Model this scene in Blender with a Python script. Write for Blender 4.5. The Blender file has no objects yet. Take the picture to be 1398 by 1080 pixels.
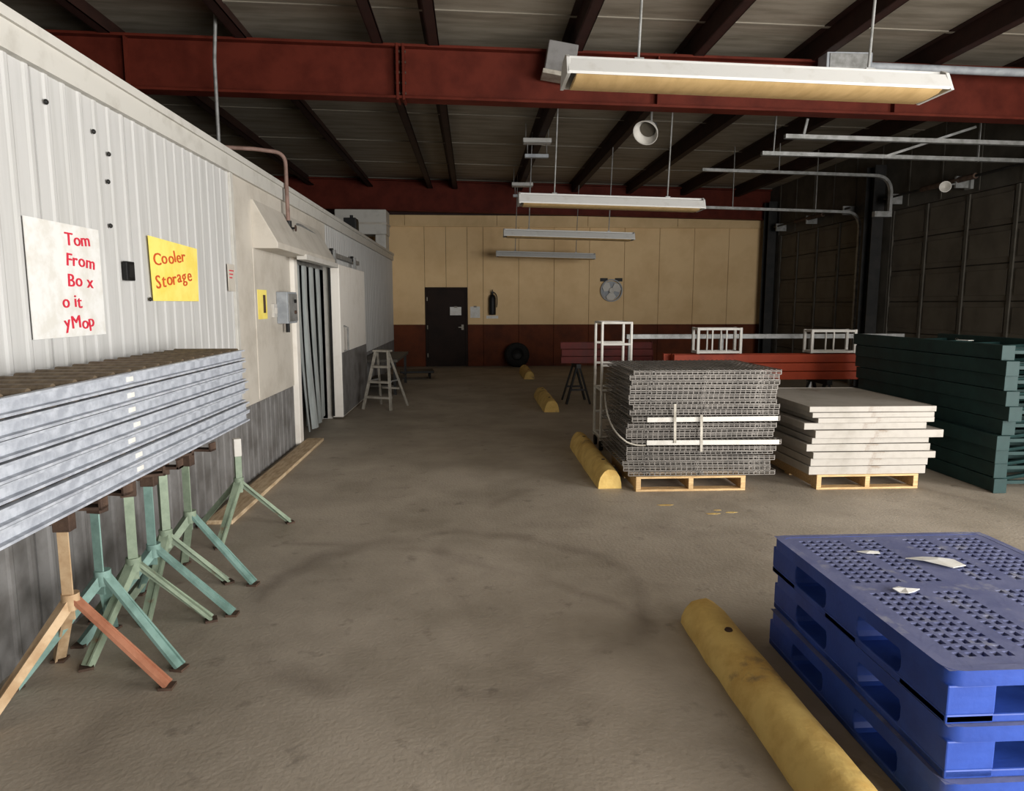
import bpy, bmesh, math, random
from mathutils import Vector, Matrix, Euler
random.seed(7)
R_ = math.radians
scene = bpy.context.scene
COL = scene.collection

# ---------------------------------------------------------------- camera, world, light, exposure
FPX = 950.0
PITCH = math.atan(125/FPX)
YAW = math.atan(54/FPX*math.cos(PITCH))
cam_d = bpy.data.cameras.new('camera')
cam_d.sensor_fit = 'HORIZONTAL'; cam_d.sensor_width = 36.0
cam_d.lens = 36.0*FPX/1398.0
cam_d.clip_start = 0.05; cam_d.clip_end = 200
cam = bpy.data.objects.new('camera', cam_d); COL.objects.link(cam)
cam.location = (0, 0, 1.67)
cam.rotation_euler = (math.pi/2-PITCH, 0, -YAW)
scene.camera = cam

world = bpy.data.worlds.new('overcast_sky'); scene.world = world
world.use_nodes = True
bg = world.node_tree.nodes['Background']
bg.inputs[0].default_value = (0.80, 0.88, 1.0, 1)
bg.inputs[1].default_value = 1.0

# daylight entering through two open loading doorways: one in the right wall and one in the wall behind the camera
BACK_Y = -3.2
DOOR_X0, DOOR_X1, DOOR_Z1 = 2.6, 7.2, 3.5           # opening in the back wall
SIDE_Y0, SIDE_Y1, SIDE_Z1 = -1.7, 2.8, 3.5          # opening in the right wall
def daylight(name, loc, rot, w, h, energy):
    ld = bpy.data.lights.new(name, 'AREA'); ld.shape = 'RECTANGLE'; ld.size = w; ld.size_y = h
    ld.energy = energy; ld.color = (1.0, 0.98, 0.95)
    lo = bpy.data.objects.new(name, ld); COL.objects.link(lo); lo.location = loc; lo.rotation_euler = rot
daylight('side_doorway_daylight', (8.25, (SIDE_Y0+SIDE_Y1)/2, SIDE_Z1/2), (R_(90), 0, R_(90)), SIDE_Y1-SIDE_Y0-.1, SIDE_Z1-.1, 980)
daylight('back_doorway_daylight', ((DOOR_X0+DOOR_X1)/2, BACK_Y-.30, DOOR_Z1/2), (R_(90), 0, 0), DOOR_X1-DOOR_X0-.1, DOOR_Z1-.1, 950)

vs = scene.view_settings
scene.display_settings.display_device = 'sRGB'
vs.view_transform = 'Standard'; vs.look = 'None'; vs.gamma = 1.0; vs.use_curve_mapping = False
vs.exposure = 0.0

# ---------------------------------------------------------------- materials
def lin(c):
    return tuple(((v/255)/12.92 if v/255 <= 0.04045 else ((v/255+0.055)/1.055)**2.4) for v in c)
def mat(name, rgb, rough=0.6, metal=0.0, rgb2=None, scale=6.0, stretch=(1, 1, 1), lo=0.42, hi=0.62,
        bump=0.0, bscale=60.0, spec=0.28, detail=5.0, rgb3=None, scale3=20.0, lo3=0.6, hi3=0.7, alpha=1.0, trans=0.0):
    m = bpy.data.materials.new(name); m.use_nodes = True
    nt = m.node_tree; N = nt.nodes; L = nt.links
    b = N['Principled BSDF']
    b.inputs['Roughness'].default_value = rough; b.inputs['Metallic'].default_value = metal
    b.inputs['Specular IOR Level'].default_value = spec
    b.inputs['Base Color'].default_value = (*lin(rgb), 1)
    if alpha < 1: b.inputs['Alpha'].default_value = alpha
    if trans > 0: b.inputs['Transmission Weight'].default_value = trans
    tc = N.new('ShaderNodeTexCoord'); mp = N.new('ShaderNodeMapping')
    mp.inputs['Scale'].default_value = stretch
    L.new(tc.outputs['Object'], mp.inputs['Vector'])
    out = None
    def layer(prev, col, sc, a, z, det):
        n = N.new('ShaderNodeTexNoise'); n.inputs['Scale'].default_value = sc; n.inputs['Detail'].default_value = det
        n.inputs['Roughness'].default_value = 0.62
        L.new(mp.outputs['Vector'], n.inputs['Vector'])
        r = N.new('ShaderNodeMapRange'); r.inputs['From Min'].default_value = a; r.inputs['From Max'].default_value = z
        L.new(n.outputs['Fac'], r.inputs['Value'])
        mx = N.new('ShaderNodeMix'); mx.data_type = 'RGBA'
        L.new(r.outputs['Result'], mx.inputs['Factor'])
        if prev is None: mx.inputs[6].default_value = (*lin(rgb), 1)
        else: L.new(prev, mx.inputs[6])
        mx.inputs[7].default_value = (*lin(col), 1)
        return mx.outputs[2]
    if rgb2: out = layer(out, rgb2, scale, lo, hi, detail)
    if rgb3: out = layer(out, rgb3, scale3, lo3, hi3, detail)
    if out is not None: L.new(out, b.inputs['Base Color'])
    if bump > 0:
        n = N.new('ShaderNodeTexNoise'); n.inputs['Scale'].default_value = bscale; n.inputs['Detail'].default_value = 4
        L.new(mp.outputs['Vector'], n.inputs['Vector'])
        bp = N.new('ShaderNodeBump'); bp.inputs['Strength'].default_value = bump; bp.inputs['Distance'].default_value = 0.01
        L.new(n.outputs['Fac'], bp.inputs['Height']); L.new(bp.outputs['Normal'], b.inputs['Normal'])
    return m

M = {}
M['concrete'] = mat('worn concrete', (168,157,142), .62, 0, (143,133,118), 1.3, (1,1,1), .38, .66, .25, 45, .4, 8, (108,99,88), 5.5, .60, .78)
def tyre_marks(m, arcs):
    nt = m.node_tree; N = nt.nodes; L = nt.links; b = N['Principled BSDF']
    tc = N.new('ShaderNodeTexCoord')
    for cx_, cy_, r, w, amt in arcs:
        prev = b.inputs['Base Color'].links[0].from_socket
        sub = N.new('ShaderNodeVectorMath'); sub.operation = 'SUBTRACT'; sub.inputs[1].default_value = (cx_, cy_, 0); L.new(tc.outputs['Object'], sub.inputs[0])
        ns = N.new('ShaderNodeTexNoise'); ns.inputs['Scale'].default_value = 1.8; ns.inputs['Detail'].default_value = 6; L.new(tc.outputs['Object'], ns.inputs['Vector'])
        ln = N.new('ShaderNodeVectorMath'); ln.operation = 'LENGTH'; L.new(sub.outputs[0], ln.inputs[0])
        wb = N.new('ShaderNodeMath'); wb.operation = 'MULTIPLY_ADD'; L.new(ns.outputs['Fac'], wb.inputs[0]); wb.inputs[1].default_value = .35; L.new(ln.outputs['Value'], wb.inputs[2])
        d = N.new('ShaderNodeMath'); d.operation = 'SUBTRACT'; L.new(wb.outputs[0], d.inputs[0]); d.inputs[1].default_value = r+.175
        ab = N.new('ShaderNodeMath'); ab.operation = 'ABSOLUTE'; L.new(d.outputs[0], ab.inputs[0])
        mr = N.new('ShaderNodeMapRange'); mr.inputs['From Min'].default_value = w; mr.inputs['From Max'].default_value = 0; mr.inputs['To Max'].default_value = amt; L.new(ab.outputs[0], mr.inputs['Value'])
        n2 = N.new('ShaderNodeTexNoise'); n2.inputs['Scale'].default_value = 1.1; n2.inputs['Detail'].default_value = 3; L.new(sub.outputs[0], n2.inputs['Vector'])
        m2 = N.new('ShaderNodeMapRange'); m2.inputs['From Min'].default_value = .42; m2.inputs['From Max'].default_value = .6; L.new(n2.outputs['Fac'], m2.inputs['Value'])
        ml = N.new('ShaderNodeMath'); ml.operation = 'MULTIPLY'; L.new(mr.outputs[0], ml.inputs[0]); L.new(m2.outputs[0], ml.inputs[1])
        mx = N.new('ShaderNodeMix'); mx.data_type = 'RGBA'; L.new(ml.outputs[0], mx.inputs['Factor']); L.new(prev, mx.inputs[6]); mx.inputs[7].default_value = (*lin((84,72,62)), 1)
        L.new(mx.outputs[2], b.inputs['Base Color'])
tyre_marks(M['concrete'], [(-.15,3.85,1.08,.10,.42), (.6,3.0,2.1,.12,.26), (-1.4,2.2,2.6,.08,.3), (2.2,4.4,2.4,.10,.25)])
M['wallwhite'] = mat('white ribbed metal', (190,189,186), .6, 0, (176,175,171), 2.2, (1,6,.35), .45, .7, .03, 30)
M['trimwhite'] = mat('white trim paint', (196,193,185), .5, 0, (176,172,163), 5, (1,1,1), .5, .75)
M['smoothwhite'] = mat('aged white panel', (198,191,179), .5, 0, (178,170,157), 3, (1,1,1), .45, .72)
M['kick'] = mat('grey metal kick band', (122,120,118), .55, .0, (96,93,90), 4, (1,1,1), .42, .66, .1, 40)
M['cream'] = mat('cream wall panel', (226,194,146), .7, 0, (212,178,130), 1.2, (1,1,1), .4, .7)
M['creamband'] = mat('cream upper band', (214,184,138), .7, 0, (200,170,124), 2, (1,1,1), .4, .7)
M['brown'] = mat('brown painted wall', (98,46,19), .75, 0, (76,34,14), 2.2, (1,1,1), .4, .65)
M['insul'] = mat('grey vinyl roof insulation', (150,142,128), .6, 0, (122,114,100), 2.5, (.4,2.5,1), .4, .65, .25, 5)
M['strapm'] = mat('pale band', (134,127,114), .6)
M['redsteel'] = mat('red oxide steel', (90,36,25), .65, 0, (72,26,17), 3, (1,1,1), .4, .68, .08, 40, .12)
M['purlin'] = mat('dark red purlin steel', (48,27,21), .7, 0, (36,20,15), 4, (1,1,1), .4, .65)
M['darkmetal'] = mat('dark grey sheet metal', (78,74,66), .6, 0, (62,58,52), 3, (1,1,1), .4, .65)
M['doorpanel'] = mat('dull taupe steel door section', (88,82,72), .55, 0, (74,68,60), 2, (1,1,1), .4, .65)
M['blackcol'] = mat('black painted steel', (26,26,25), .55, 0, (38,36,34), 5)
M['galv'] = mat('galvanised steel', (182,186,193), .5, .12, (154,158,166), 14, (1,1,1), .4, .62, .05, 60)
M['galvdull'] = mat('dull galvanised track', (150,150,148), .5, .35, (120,120,116), 10, (1,1,1), .4, .65)
M['wire'] = mat('zinc wire', (132,126,119), .5, .1, (104,99,93), 9, (1,1,1), .4, .65)
M['white'] = mat('white enamel', (200,196,188), .5, 0, (182,177,168), 6, (1,1,1), .5, .75)
M['panelwhite'] = mat('grubby white panel', (170,164,155), .55, 0, (156,150,140), 5, (1,1,1), .46, .68, .05, 30, .3, 6, (118,94,72), 2.6, .60, .72)
M['doorwhite'] = mat('bright white door skin', (238,232,222), .5, 0, (224,216,204), 4, (1,1,1), .5, .75)
M['lampwhite'] = mat('lamp enamel', (192,191,187), .5, 0, (176,173,166), 8, (1,1,1), .55, .8)
M['tan'] = mat('yellowed lamp lens', (206,174,122), .45, 0, (188,156,106), 4, (4,1,1), .4, .7)
M['yellow'] = mat('worn yellow paint', (224,192,116), .75, 0, (198,160,88), 5, (1,1,1), .42, .64, .35, 26, .3, 7, (138,118,84), 4.5, .60, .70)
M['woodpal'] = mat('pale pallet wood', (208,176,128), .7, 0, (176,142,98), 7, (1,8,8), .4, .65, .2, 40)
M['woodold'] = mat('old board', (200,178,146), .75, 0, (168,142,110), 6, (6,1,6), .4, .65, .2, 40)
M['blue'] = mat('blue plastic', (46,76,160), .45, 0, (38,64,140), 5, (1,1,1), .4, .65, .08, 50)
M['bluetop'] = mat('scuffed blue plastic deck', (108,113,148), .6, 0, (92,98,136), 7, (1,1,1), .4, .65, .1, 60, .5, 6, (146,147,160), 9, .56, .72)
M['paper'] = mat('white paper', (222,221,217), .8, 0, (210,207,199), 9)
M['yelpaper'] = mat('yellow poster paper', (246,226,120), .8, 0, (238,214,100), 5)
M['redink'] = mat('red marker ink', (206,46,66), .7)
M['orangeink'] = mat('red orange marker ink', (204,88,44), .7)
M['turq'] = mat('turquoise painted steel', (126,156,147), .6, 0, (102,130,121), 9, (1,1,1), .42, .65, .1, 40, .4, 6, (126,92,66), 7, .66, .74)
M['palegreen'] = mat('pale green painted steel', (138,152,130), .6, 0, (114,128,108), 9, (1,1,1), .42, .65, .1, 40, .4, 6, (120,88,62), 7, .62, .72)
M['rust'] = mat('rusty primer steel', (172,118,92), .7, 0, (146,94,70), 8, (1,1,1), .4, .65, .15, 40)
M['beigepaint'] = mat('beige painted steel', (196,170,136), .6, 0, (170,140,106), 8)
M['rustdark'] = mat('dark rust', (84,66,54), .8, 0, (62,48,40), 12, (1,1,1), .4, .65, .3, 50)
M['roller'] = mat('dirty roller steel', (112,98,80), .55, .3, (84,72,58), 12)
M['green'] = mat('dark green rack paint', (32,58,56), .55, 0, (25,47,46), 5, (1,1,1), .4, .66)
M['orange'] = mat('orange rack paint', (150,52,16), .55, 0, (124,40,12), 4, (1,1,1), .45, .7)
M['dullred'] = mat('dull red rack paint', (96,24,15), .6, 0, (74,18,12), 4, (1,1,1), .4, .65)
M['doorbrown'] = mat('dark brown door paint', (38,26,20), .7, 0, (30,21,16), 3, spec=.2)
M['black'] = mat('black plastic', (22,22,22), .5)
M['rubber'] = mat('black rubber', (24,23,22), .8, 0, (34,32,30), 9)
M['boxgrey'] = mat('grey enclosure paint', (160,164,168), .5, 0, (140,144,148), 6)
M['strip'] = mat('cloudy vinyl strip', (186,192,190), .35, 0, (160,166,164), 5, (1,3,.6), .4, .65, .1, 12, .5, 4, alpha=.88)
M['alu'] = mat('dull aluminium', (172,166,154), .5, .25, (140,134,122), 8)
M['inner'] = mat('freezer lining', (150,152,150), .6, 0, (130,132,130), 3)
M['pinkpipe'] = mat('oxide pipe', (138,112,102), .6, 0, (116,92,82), 8)

# ---------------------------------------------------------------- mesh building
class MB:
    def __init__(s): s.v = []; s.f = []
    def add(s, vs, fs):
        o = len(s.v); s.v += [tuple(v) for v in vs]; s.f += [tuple(i+o for i in f) for f in fs]; return s
    def box(s, a, b):
        x0,y0,z0 = a; x1,y1,z1 = b
        return s.add([(x0,y0,z0),(x1,y0,z0),(x1,y1,z0),(x0,y1,z0),(x0,y0,z1),(x1,y0,z1),(x1,y1,z1),(x0,y1,z1)],
              [(0,3,2,1),(4,5,6,7),(0,1,5,4),(1,2,6,5),(2,3,7,6),(3,0,4,7)])
    def beam(s, p, q, w, h, up=(0,0,1)):
        p = Vector(p); q = Vector(q); d = (q-p).normalized(); u = Vector(up)
        sd = d.cross(u)
        if sd.length < 1e-4: sd = d.cross(Vector((1,0,0)))
        sd.normalize(); u = sd.cross(d).normalized()
        c = []
        for e in (p, q):
            for i, j in ((-1,-1),(1,-1),(1,1),(-1,1)): c.append(e+sd*(i*w/2)+u*(j*h/2))
        return s.add(c, [(0,1,2,3),(7,6,5,4),(0,4,5,1),(1,5,6,2),(2,6,7,3),(3,7,4,0)])
    def cyl(s, p, q, r, n=12, r2=None):
        p = Vector(p); q = Vector(q); d = (q-p).normalized()
        a = d.orthogonal().normalized(); b = d.cross(a); r2 = r if r2 is None else r2
        vs = []
        for e, rr in ((p, r), (q, r2)):
            for i in range(n):
                t = 2*math.pi*i/n; vs.append(e+a*(math.cos(t)*rr)+b*(math.sin(t)*rr))
        fs = [(i, (i+1)%n, n+(i+1)%n, n+i) for i in range(n)]+[tuple(range(n))[::-1], tuple(range(n, 2*n))]
        return s.add(vs, fs)
    def tube(s, pts, r, n=10):
        pts = [Vector(p) for p in pts]; vs = []; fs = []; k = len(pts); a = None
        for i, p in enumerate(pts):
            d = (pts[min(i+1,k-1)]-pts[max(i-1,0)]).normalized()
            a = d.orthogonal().normalized() if a is None else (a-d*a.dot(d)).normalized()
            b = d.cross(a)
            for j in range(n):
                t = 2*math.pi*j/n; vs.append(p+a*(math.cos(t)*r)+b*(math.sin(t)*r))
        for i in range(k-1):
            for j in range(n):
                fs.append((i*n+j, i*n+(j+1)%n, (i+1)*n+(j+1)%n, (i+1)*n+j))
        fs += [tuple(range(n))[::-1], tuple(range((k-1)*n, k*n))]
        return s.add(vs, fs)
    def prism(s, prof, axis, a, b):
        """extrude a 2-D outline along an axis: 'X' -> (y,z), 'Y' -> (x,z), 'Z' -> (x,y)"""
        n = len(prof)
        def P(u, w, t): return {'X': (t,u,w), 'Y': (u,t,w), 'Z': (u,w,t)}[axis]
        vs = [P(u,w,a) for u,w in prof]+[P(u,w,b) for u,w in prof]
        return s.add(vs, [(i,(i+1)%n,n+(i+1)%n,n+i) for i in range(n)]+[tuple(range(n))[::-1], tuple(range(n,2*n))])
    def lathe(s, prof, c, ax, n=24):
        c = Vector(c); d = Vector(ax).normalized(); a = d.orthogonal().normalized(); b = d.cross(a)
        k = len(prof); vs = []; fs = []
        for i in range(n):
            t = 2*math.pi*i/n; e = a*math.cos(t)+b*math.sin(t)
            for r, h in prof: vs.append(c+e*r+d*h)
        for i in range(n):
            for j in range(k-1):
                fs.append((i*k+j, ((i+1)%n)*k+j, ((i+1)%n)*k+j+1, i*k+j+1))
        return s.add(vs, fs)
    def mesh(s, name, m):
        me = bpy.data.meshes.new(name); me.from_pydata(s.v, [], s.f); me.update()
        bm = bmesh.new(); bm.from_mesh(me); bmesh.ops.recalc_face_normals(bm, faces=bm.faces[:]); bm.to_mesh(me); bm.free()
        me.materials.append(M[m])
        return me
    def build(s, name, m, parent=None, bevel=0.0, smooth=False, seg=2, loc=None):
        me = s.mesh(name, m)
        return link(name, me, parent, bevel, smooth, seg, loc)
def link(name, me, parent=None, bevel=0.0, smooth=False, seg=2, loc=None):
    o = bpy.data.objects.new(name, me); COL.objects.link(o)
    if parent is not None: o.parent = parent
    if loc is not None: o.location = loc
    if smooth:
        me.polygons.foreach_set('use_smooth', [True]*len(me.polygons)); me.set_sharp_from_angle(angle=R_(38))
    if bevel > 0:
        b = o.modifiers.new('bevel', 'BEVEL'); b.width = bevel; b.segments = seg; b.limit_method = 'ANGLE'; b.angle_limit = R_(40)
    return o
def tag(o, label=None, cat=None, group=None, kind=None):
    if label: o['label'] = label
    if cat: o['category'] = cat
    if group: o['group'] = group
    if kind: o['kind'] = kind
    return o
def thing(name, label, cat, loc=(0,0,0), rz=0.0, group=None, rot=None):
    o = bpy.data.objects.new(name, None); COL.objects.link(o); o.empty_display_size = 0.1
    o.location = loc; o.rotation_euler = rot if rot else (0,0,rz)
    return tag(o, label, cat, group)
def struct(o, label, cat): return tag(o, label, cat, None, 'structure')
def copy_tree(o, parent=None):
    c = o.copy(); COL.objects.link(c); c.parent = parent
    for ch in list(o.children): copy_tree(ch, c)
    return c
def sm(p0, p1, p2, n=8):
    out = []
    for i in range(n+1):
        t = i/n; out.append(Vector(p0)*(1-t)**2+Vector(p1)*2*t*(1-t)+Vector(p2)*t*t)
    return out

# ================================================================= THE SETTING
XL, XR, YF = -6.6, 7.95, 18.85            # room limits
WX = -2.10                                # face of the cold room
SL = 0.0175                               # the roof falls to the right
def rz(x): return 4.84-SL*x               # underside of roof insulation
def bz(x): return 4.02-SL*x               # underside of the big beams

o = MB().box((XL-.2, BACK_Y-.2, -.2), (XR+.2, YF+.2, 0)).build('floor', 'concrete')
struct(o, 'worn grey concrete warehouse floor with dark scuffs', 'floor'); FLOOR = o
# worn traces of a yellow line on the floor
for k, (x0, y0, w, h) in enumerate([(1.52,5.56,.16,.035),(1.85,5.30,.13,.03),(2.02,5.33,.11,.028),(1.95,5.40,.07,.02)]):
    pts = [(x0+w*(.5+.5*math.cos(t)*(.8+.2*math.sin(5*t+k))), y0+h*(.5+.5*math.sin(t))) for t in [i*math.pi/8 for i in range(16)]]
    MB().prism(pts, 'Z', 0.0, .0015).build('paint_trace', 'yellow', FLOOR)

# ceiling: insulation sheets between the purlins, with pale lateral bands
mb = MB(); mb.add([(XL,BACK_Y,rz(XL)),(XR+.1,BACK_Y,rz(XR)),(XR+.1,YF+.1,rz(XR)),(XL,YF+.1,rz(XL)),
        (XL,BACK_Y,rz(XL)+.15),(XR+.1,BACK_Y,rz(XR)+.15),(XR+.1,YF+.1,rz(XR)+.15),(XL,YF+.1,rz(XL)+.15)],
        [(0,1,2,3),(4,7,6,5),(0,4,5,1),(1,5,6,2),(2,6,7,3),(3,7,4,0)])
CEIL = struct(mb.build('ceiling', 'insul'), 'grey vinyl faced roof insulation above dark purlins', 'ceiling')
for y in [k*2.1-2.4 for k in range(11)]:
    MB().beam((XL, y, rz(XL)-.006), (XR, y, rz(XR)-.006), .05, .012).build('band', 'strapm', CEIL)

# far wall
o = MB().box((XL, YF+.02, 0), (XR+.2, YF+.2, 4.95)).build('wall_far', 'purlin')
WF = struct(o, 'cream far wall with brown lower band', 'wall')
def wallrow(x0, x1, w, z0, z1, m, proud, holes=()):
    x = x0; n = 0
    while x < x1-1e-3:
        e = min(x+w, x1); segs = [(z0, z1)]
        for hx0, hx1, hz in holes:
            if x < hx1-1e-3 and e > hx0+1e-3: segs = [(max(z0, hz), z1)]
        for a, b in segs:
            if b-a > .02: MB().box((x+.004, YF-proud, a), (e-.004, YF+.02, b)).build('panel', m, WF, .003, seg=1)
        x = e; n += 1
dx0, dx1 = -1.26, -.13
xs = [-6.6,-5.6,-4.6,-3.6,-2.6,dx0]
for a, b in zip(xs[:-1], xs[1:]):
    wallrow(a, b, 2, 1.12, 3.70, 'cream', .02); wallrow(a, b, 2, 0, 1.115, 'brown', .03)
wallrow(dx0, dx1, (dx1-dx0)/2, 2.11, 3.70, 'cream', .02)
x = dx1
for w in (.42, .95, .95, .95, .95, .95, .95, .95, 1.01):
    wallrow(x, x+w, 2, 1.12, 3.70, 'cream', .02); wallrow(x, x+w, 2, 0, 1.115, 'brown', .03); x += w
wallrow(-6.6, 7.95, 2.42, 3.70, 3.98, 'creamband', .07)
o = MB().box((XL, YF-.085, 3.685), (XR, YF-.02, 3.715)).build('trim_1', 'creamband'); struct(o, 'thin ledge along top of cream wall', 'trim')

# far door
D = struct(thing('door_1', 'dark brown door in the far cream wall', 'door', (0,0,0)), 'dark brown door in the far cream wall', 'door')
MB().box((-1.20, YF-.03, .02), (-.19, YF+.01, 2.05)).build('door_leaf', 'doorbrown', D, .004)
fr = MB(); fr.box((dx0,YF-.05,0),(-1.20,YF+.02,2.11)).box((-.19,YF-.05,0),(dx1,YF+.02,2.11)).box((-1.20,YF-.05,2.05),(-.19,YF+.02,2.11))
fr.build('door_frame', 'doorbrown', D, .004)
h = MB().box((-.30,YF-.04,.98),(-.24,YF-.03,1.12)).build('lock_plate', 'alu', D); MB().beam((-.38,YF-.07,1.05),(-.26,YF-.07,1.05),.02,.02).beam((-.27,YF-.07,1.05),(-.27,YF-.03,1.05),.02,.02).build('handle', 'alu', h)
for z in (.3, 1.05, 1.8): MB().cyl((-1.205,YF-.055,z-.05),(-1.205,YF-.055,z+.05),.014,8).build('hinge', 'alu', D)
o = tag(thing('notice', 'white paper notice taped on dark brown door', 'notice', (-.45,YF-.032,1.48)), group='papers on the far wall')
MB().box((-.15,-.003,-.11),(.15,0,.11)).build('sheet', 'paper', o); MB().box((-.04,-.005,.09),(.04,-.003,.13)).build('tape', 'strapm', o)
o = thing('notice', 'white paper notice on cream wall just right of door', 'notice', (.07,YF-.021,1.46), group='papers on the far wall')
MB().box((-.13,-.003,-.16),(.13,0,.14)).build('sheet', 'paper', o); MB().box((-.04,-.005,.12),(.04,-.003,.16)).build('tape', 'strapm', o)
# dark upright fixture with a pale foot right of the door
o = thing('fire_extinguisher', 'slim dark extinguisher hanging on cream wall right of door', 'extinguisher', (.53,YF-.02,1.38))
MB().lathe([(0,0),(.085,0),(.092,.03),(.092,.44),(.07,.51),(.03,.54),(.03,.58),(0,.58)], (0,-.11,0), (0,0,1), 16).build('cylinder', 'black', o, smooth=True)
MB().box((-.03,-.13,.58),(.03,-.09,.62)).beam((0,-.11,.62),(.0,-.22,.66),.025,.012).build('valve', 'blackcol', o)
MB().tube(sm((.03,-.11,.6),(.17,-.13,.55),(.11,-.13,.2)), .012, 8).build('hose', 'rubber', o, smooth=True)
MB().box((-.04,-.02,.15),(.04,0,.5)).build('bracket', 'blackcol', o)
MB().box((-.16,-.012,-.10),(.16,0,-.02)).build('label_plate', 'paper', o)
# round white emblem plate high on the far wall
o = thing('wall_fan', 'round white wall fan with dark rim on cream far wall', 'fan', (3.74,YF-.02,2.03))
MB().lathe([(.27,0),(.30,-.0),(.30,.10),(.27,.10),(.27,0)], (0,0,0), (0,-1,0), 28).build('rim', 'boxgrey', o, smooth=True)
MB().lathe([(0,.02),(.25,.02),(.25,.01),(0,.01)], (0,0,0), (0,-1,0), 24).build('backing', 'boxgrey', o)
MB().lathe([(0,.12),(.07,.11),(.08,.05),(0,.05)], (0,0,0), (0,-1,0), 16).build('hub', 'white', o, smooth=True)
for k in range(3):
    a = 2*math.pi*k/3+.5; b = MB(); pr = []
    for r, w in ((.06,-.05),(.16,-.14),(.25,-.10),(.26,.05),(.16,.13),(.06,.05)):
        pr.append((r*math.cos(a)-w*math.sin(a), r*math.sin(a)+w*math.cos(a)))
    b.prism(pr, 'Y', -.075, -.060).build('blade', 'white', o)
MB().box((-.30,-.03,.24),(-.10,-.0,.33)).box((.10,-.03,.24),(.30,0,.33)).build('mounting_lug', 'blackcol', o)

# right wall with two overhead doors
o = MB().box((XR,BACK_Y,0),(XR+.2,SIDE_Y0,4.9)).box((XR,SIDE_Y0,SIDE_Z1),(XR+.2,SIDE_Y1,4.9)).box((XR,SIDE_Y1,0),(XR+.2,9.0,4.9)).box((XR+.10,9.0,0),(XR+.2,YF,3.42)).box((XR,9.0,3.42),(XR+.2,YF,4.9)).box((XR,13.1,0),(XR+.10,14.05,3.42)).box((XR,17.95,0),(XR+.10,YF,3.42)).build('wall_right', 'darkmetal')
WR = struct(o, 'dark sheet metal right wall around the overhead doors', 'wall')
for k in range(11):                         # sheet laps above the doors
    y = 9.0+k*.9; MB().box((XR-.012,y,3.44),(XR,y+.05,4.72)).build('rib', 'darkmetal', WR)
SEC = .57
def overhead_door(n, y0, y1, label):
    d = struct(thing('door_%d'%n, label, 'door', (XR,y0,0)), label, 'door'); W = y1-y0
    for k in range(6):
        s = MB().box((.03,0,k*SEC+.008),(.09,W,(k+1)*SEC-.008)).build('section', 'doorpanel', d, .004, seg=1)
        m = 4
        for j in range(m):
            a = W*j/m+.08; b = W*(j+1)/m-.08
            q = MB(); q.prism([(a,k*SEC+.09),(b,k*SEC+.09),(b,(k+1)*SEC-.09),(a,(k+1)*SEC-.09)], 'X', .018, .03)
            q.build('raised_panel', 'doorpanel', s, .006, seg=1)
    for j in range(5):
        y = min(max(W*j/4, .03), W-.03)
        MB().box((.005,y-.03,.01),(.03,y+.03,6*SEC-.01)).build('stile', 'darkmetal', d)
    return d
overhead_door(2, 14.05, 17.95, 'taupe sectional overhead door nearest the cream far wall')
overhead_door(3, 9.0, 13.1, 'taupe sectional overhead door nearer the camera, behind green rack stack')

# left side wall of the building, seen only as darkness above the cold room
o = MB().box((XL-.2, BACK_Y, 0), (XL, YF, 5.1)).build('wall_left_outer', 'darkmetal'); struct(o, 'dark building wall beyond the cold room roof', 'wall')
# wall behind the camera with its open loading doorway
o = MB().box((XL, BACK_Y-.2, 0), (DOOR_X0, BACK_Y, 5.1)).box((DOOR_X1, BACK_Y-.2, 0), (XR+.2, BACK_Y, 5.1)).box((DOOR_X0, BACK_Y-.2, DOOR_Z1), (DOOR_X1, BACK_Y, 5.1)).build('wall_back', 'darkmetal')
struct(o, 'wall with the open loading doorway behind the camera', 'wall')

# ---- cold room along the left
OP0, OP1, OPZ = 8.42, 10.22, 2.24          # doorway
CY0, CZ = 0.9, 2.95
c = MB()
c.box((WX-.14,CY0,0),(WX-.03,OP0,CZ-.03)).box((WX-.14,OP1,0),(WX-.03,YF-.02,CZ-.03)).box((WX-.14,OP0,OPZ),(WX-.03,OP1,CZ-.03))
c.box((XL,CY0,0),(WX-.14,CY0+.12,CZ-.03))
WL = struct(c.build('wall_left', 'wallwhite'), 'white ribbed metal cold room wall along the left', 'wall')
o = MB().box((XL,CY0,CZ-.03),(WX-.02,YF-.02,CZ-.0)).build('ceiling_cold_room', 'trimwhite'); struct(o, 'flat roof of the white cold room', 'roof')
# inner lining seen through the doorway
o = MB().box((WX-2.6,OP0-.6,.0),(WX-2.5,OP1+1.2,2.7)).box((WX-2.5,OP0-.7,0),(WX-.14,OP0-.6,2.7)).box((WX-2.5,OP1+1.2,0),(WX-.14,OP1+1.3,2.7)).box((WX-2.5,OP0-.6,2.6),(WX-.14,OP1+1.2,2.7)).build('wall_cold_room_inside', 'inner')
struct(o, 'dim grey lining inside the cold room', 'wall')
RW = .92
def ribbed(z0, z1, w, pitch=.15):
    """a sheet with vertical trapezoid ribs; local y along the wall, x out of it"""
    pr = [(0,-.03)]; y = 0; n = max(1, round(w/pitch)); p = w/n
    for i in range(n):
        y = i*p
        pr += [(y+.002,-.010),(y+p*.60,-.010),(y+p*.70,-.003),(y+p*.86,-.003),(y+p*.97,-.010)]
    pr += [(w,-.03)]
    return MB().prism([(a, b) for b, a in pr], 'Z', z0, z1)     # (x=b? ) -> x,y
def ribbed_mesh(z0, z1, w, m, name):
    b = ribbed(z0, z1, w); return b.mesh(name, m)
def ribrun(y0, y1, z0, z1, m, w=RW, name='ribbed_panel'):
    n = max(1, round((y1-y0)/w)); w = (y1-y0)/n
    me = ribbed_mesh(z0, z1, w-.006, m, name)
    for i in range(n): link(name, me, WL, loc=(WX, y0+i*w+.003, 0))
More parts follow.
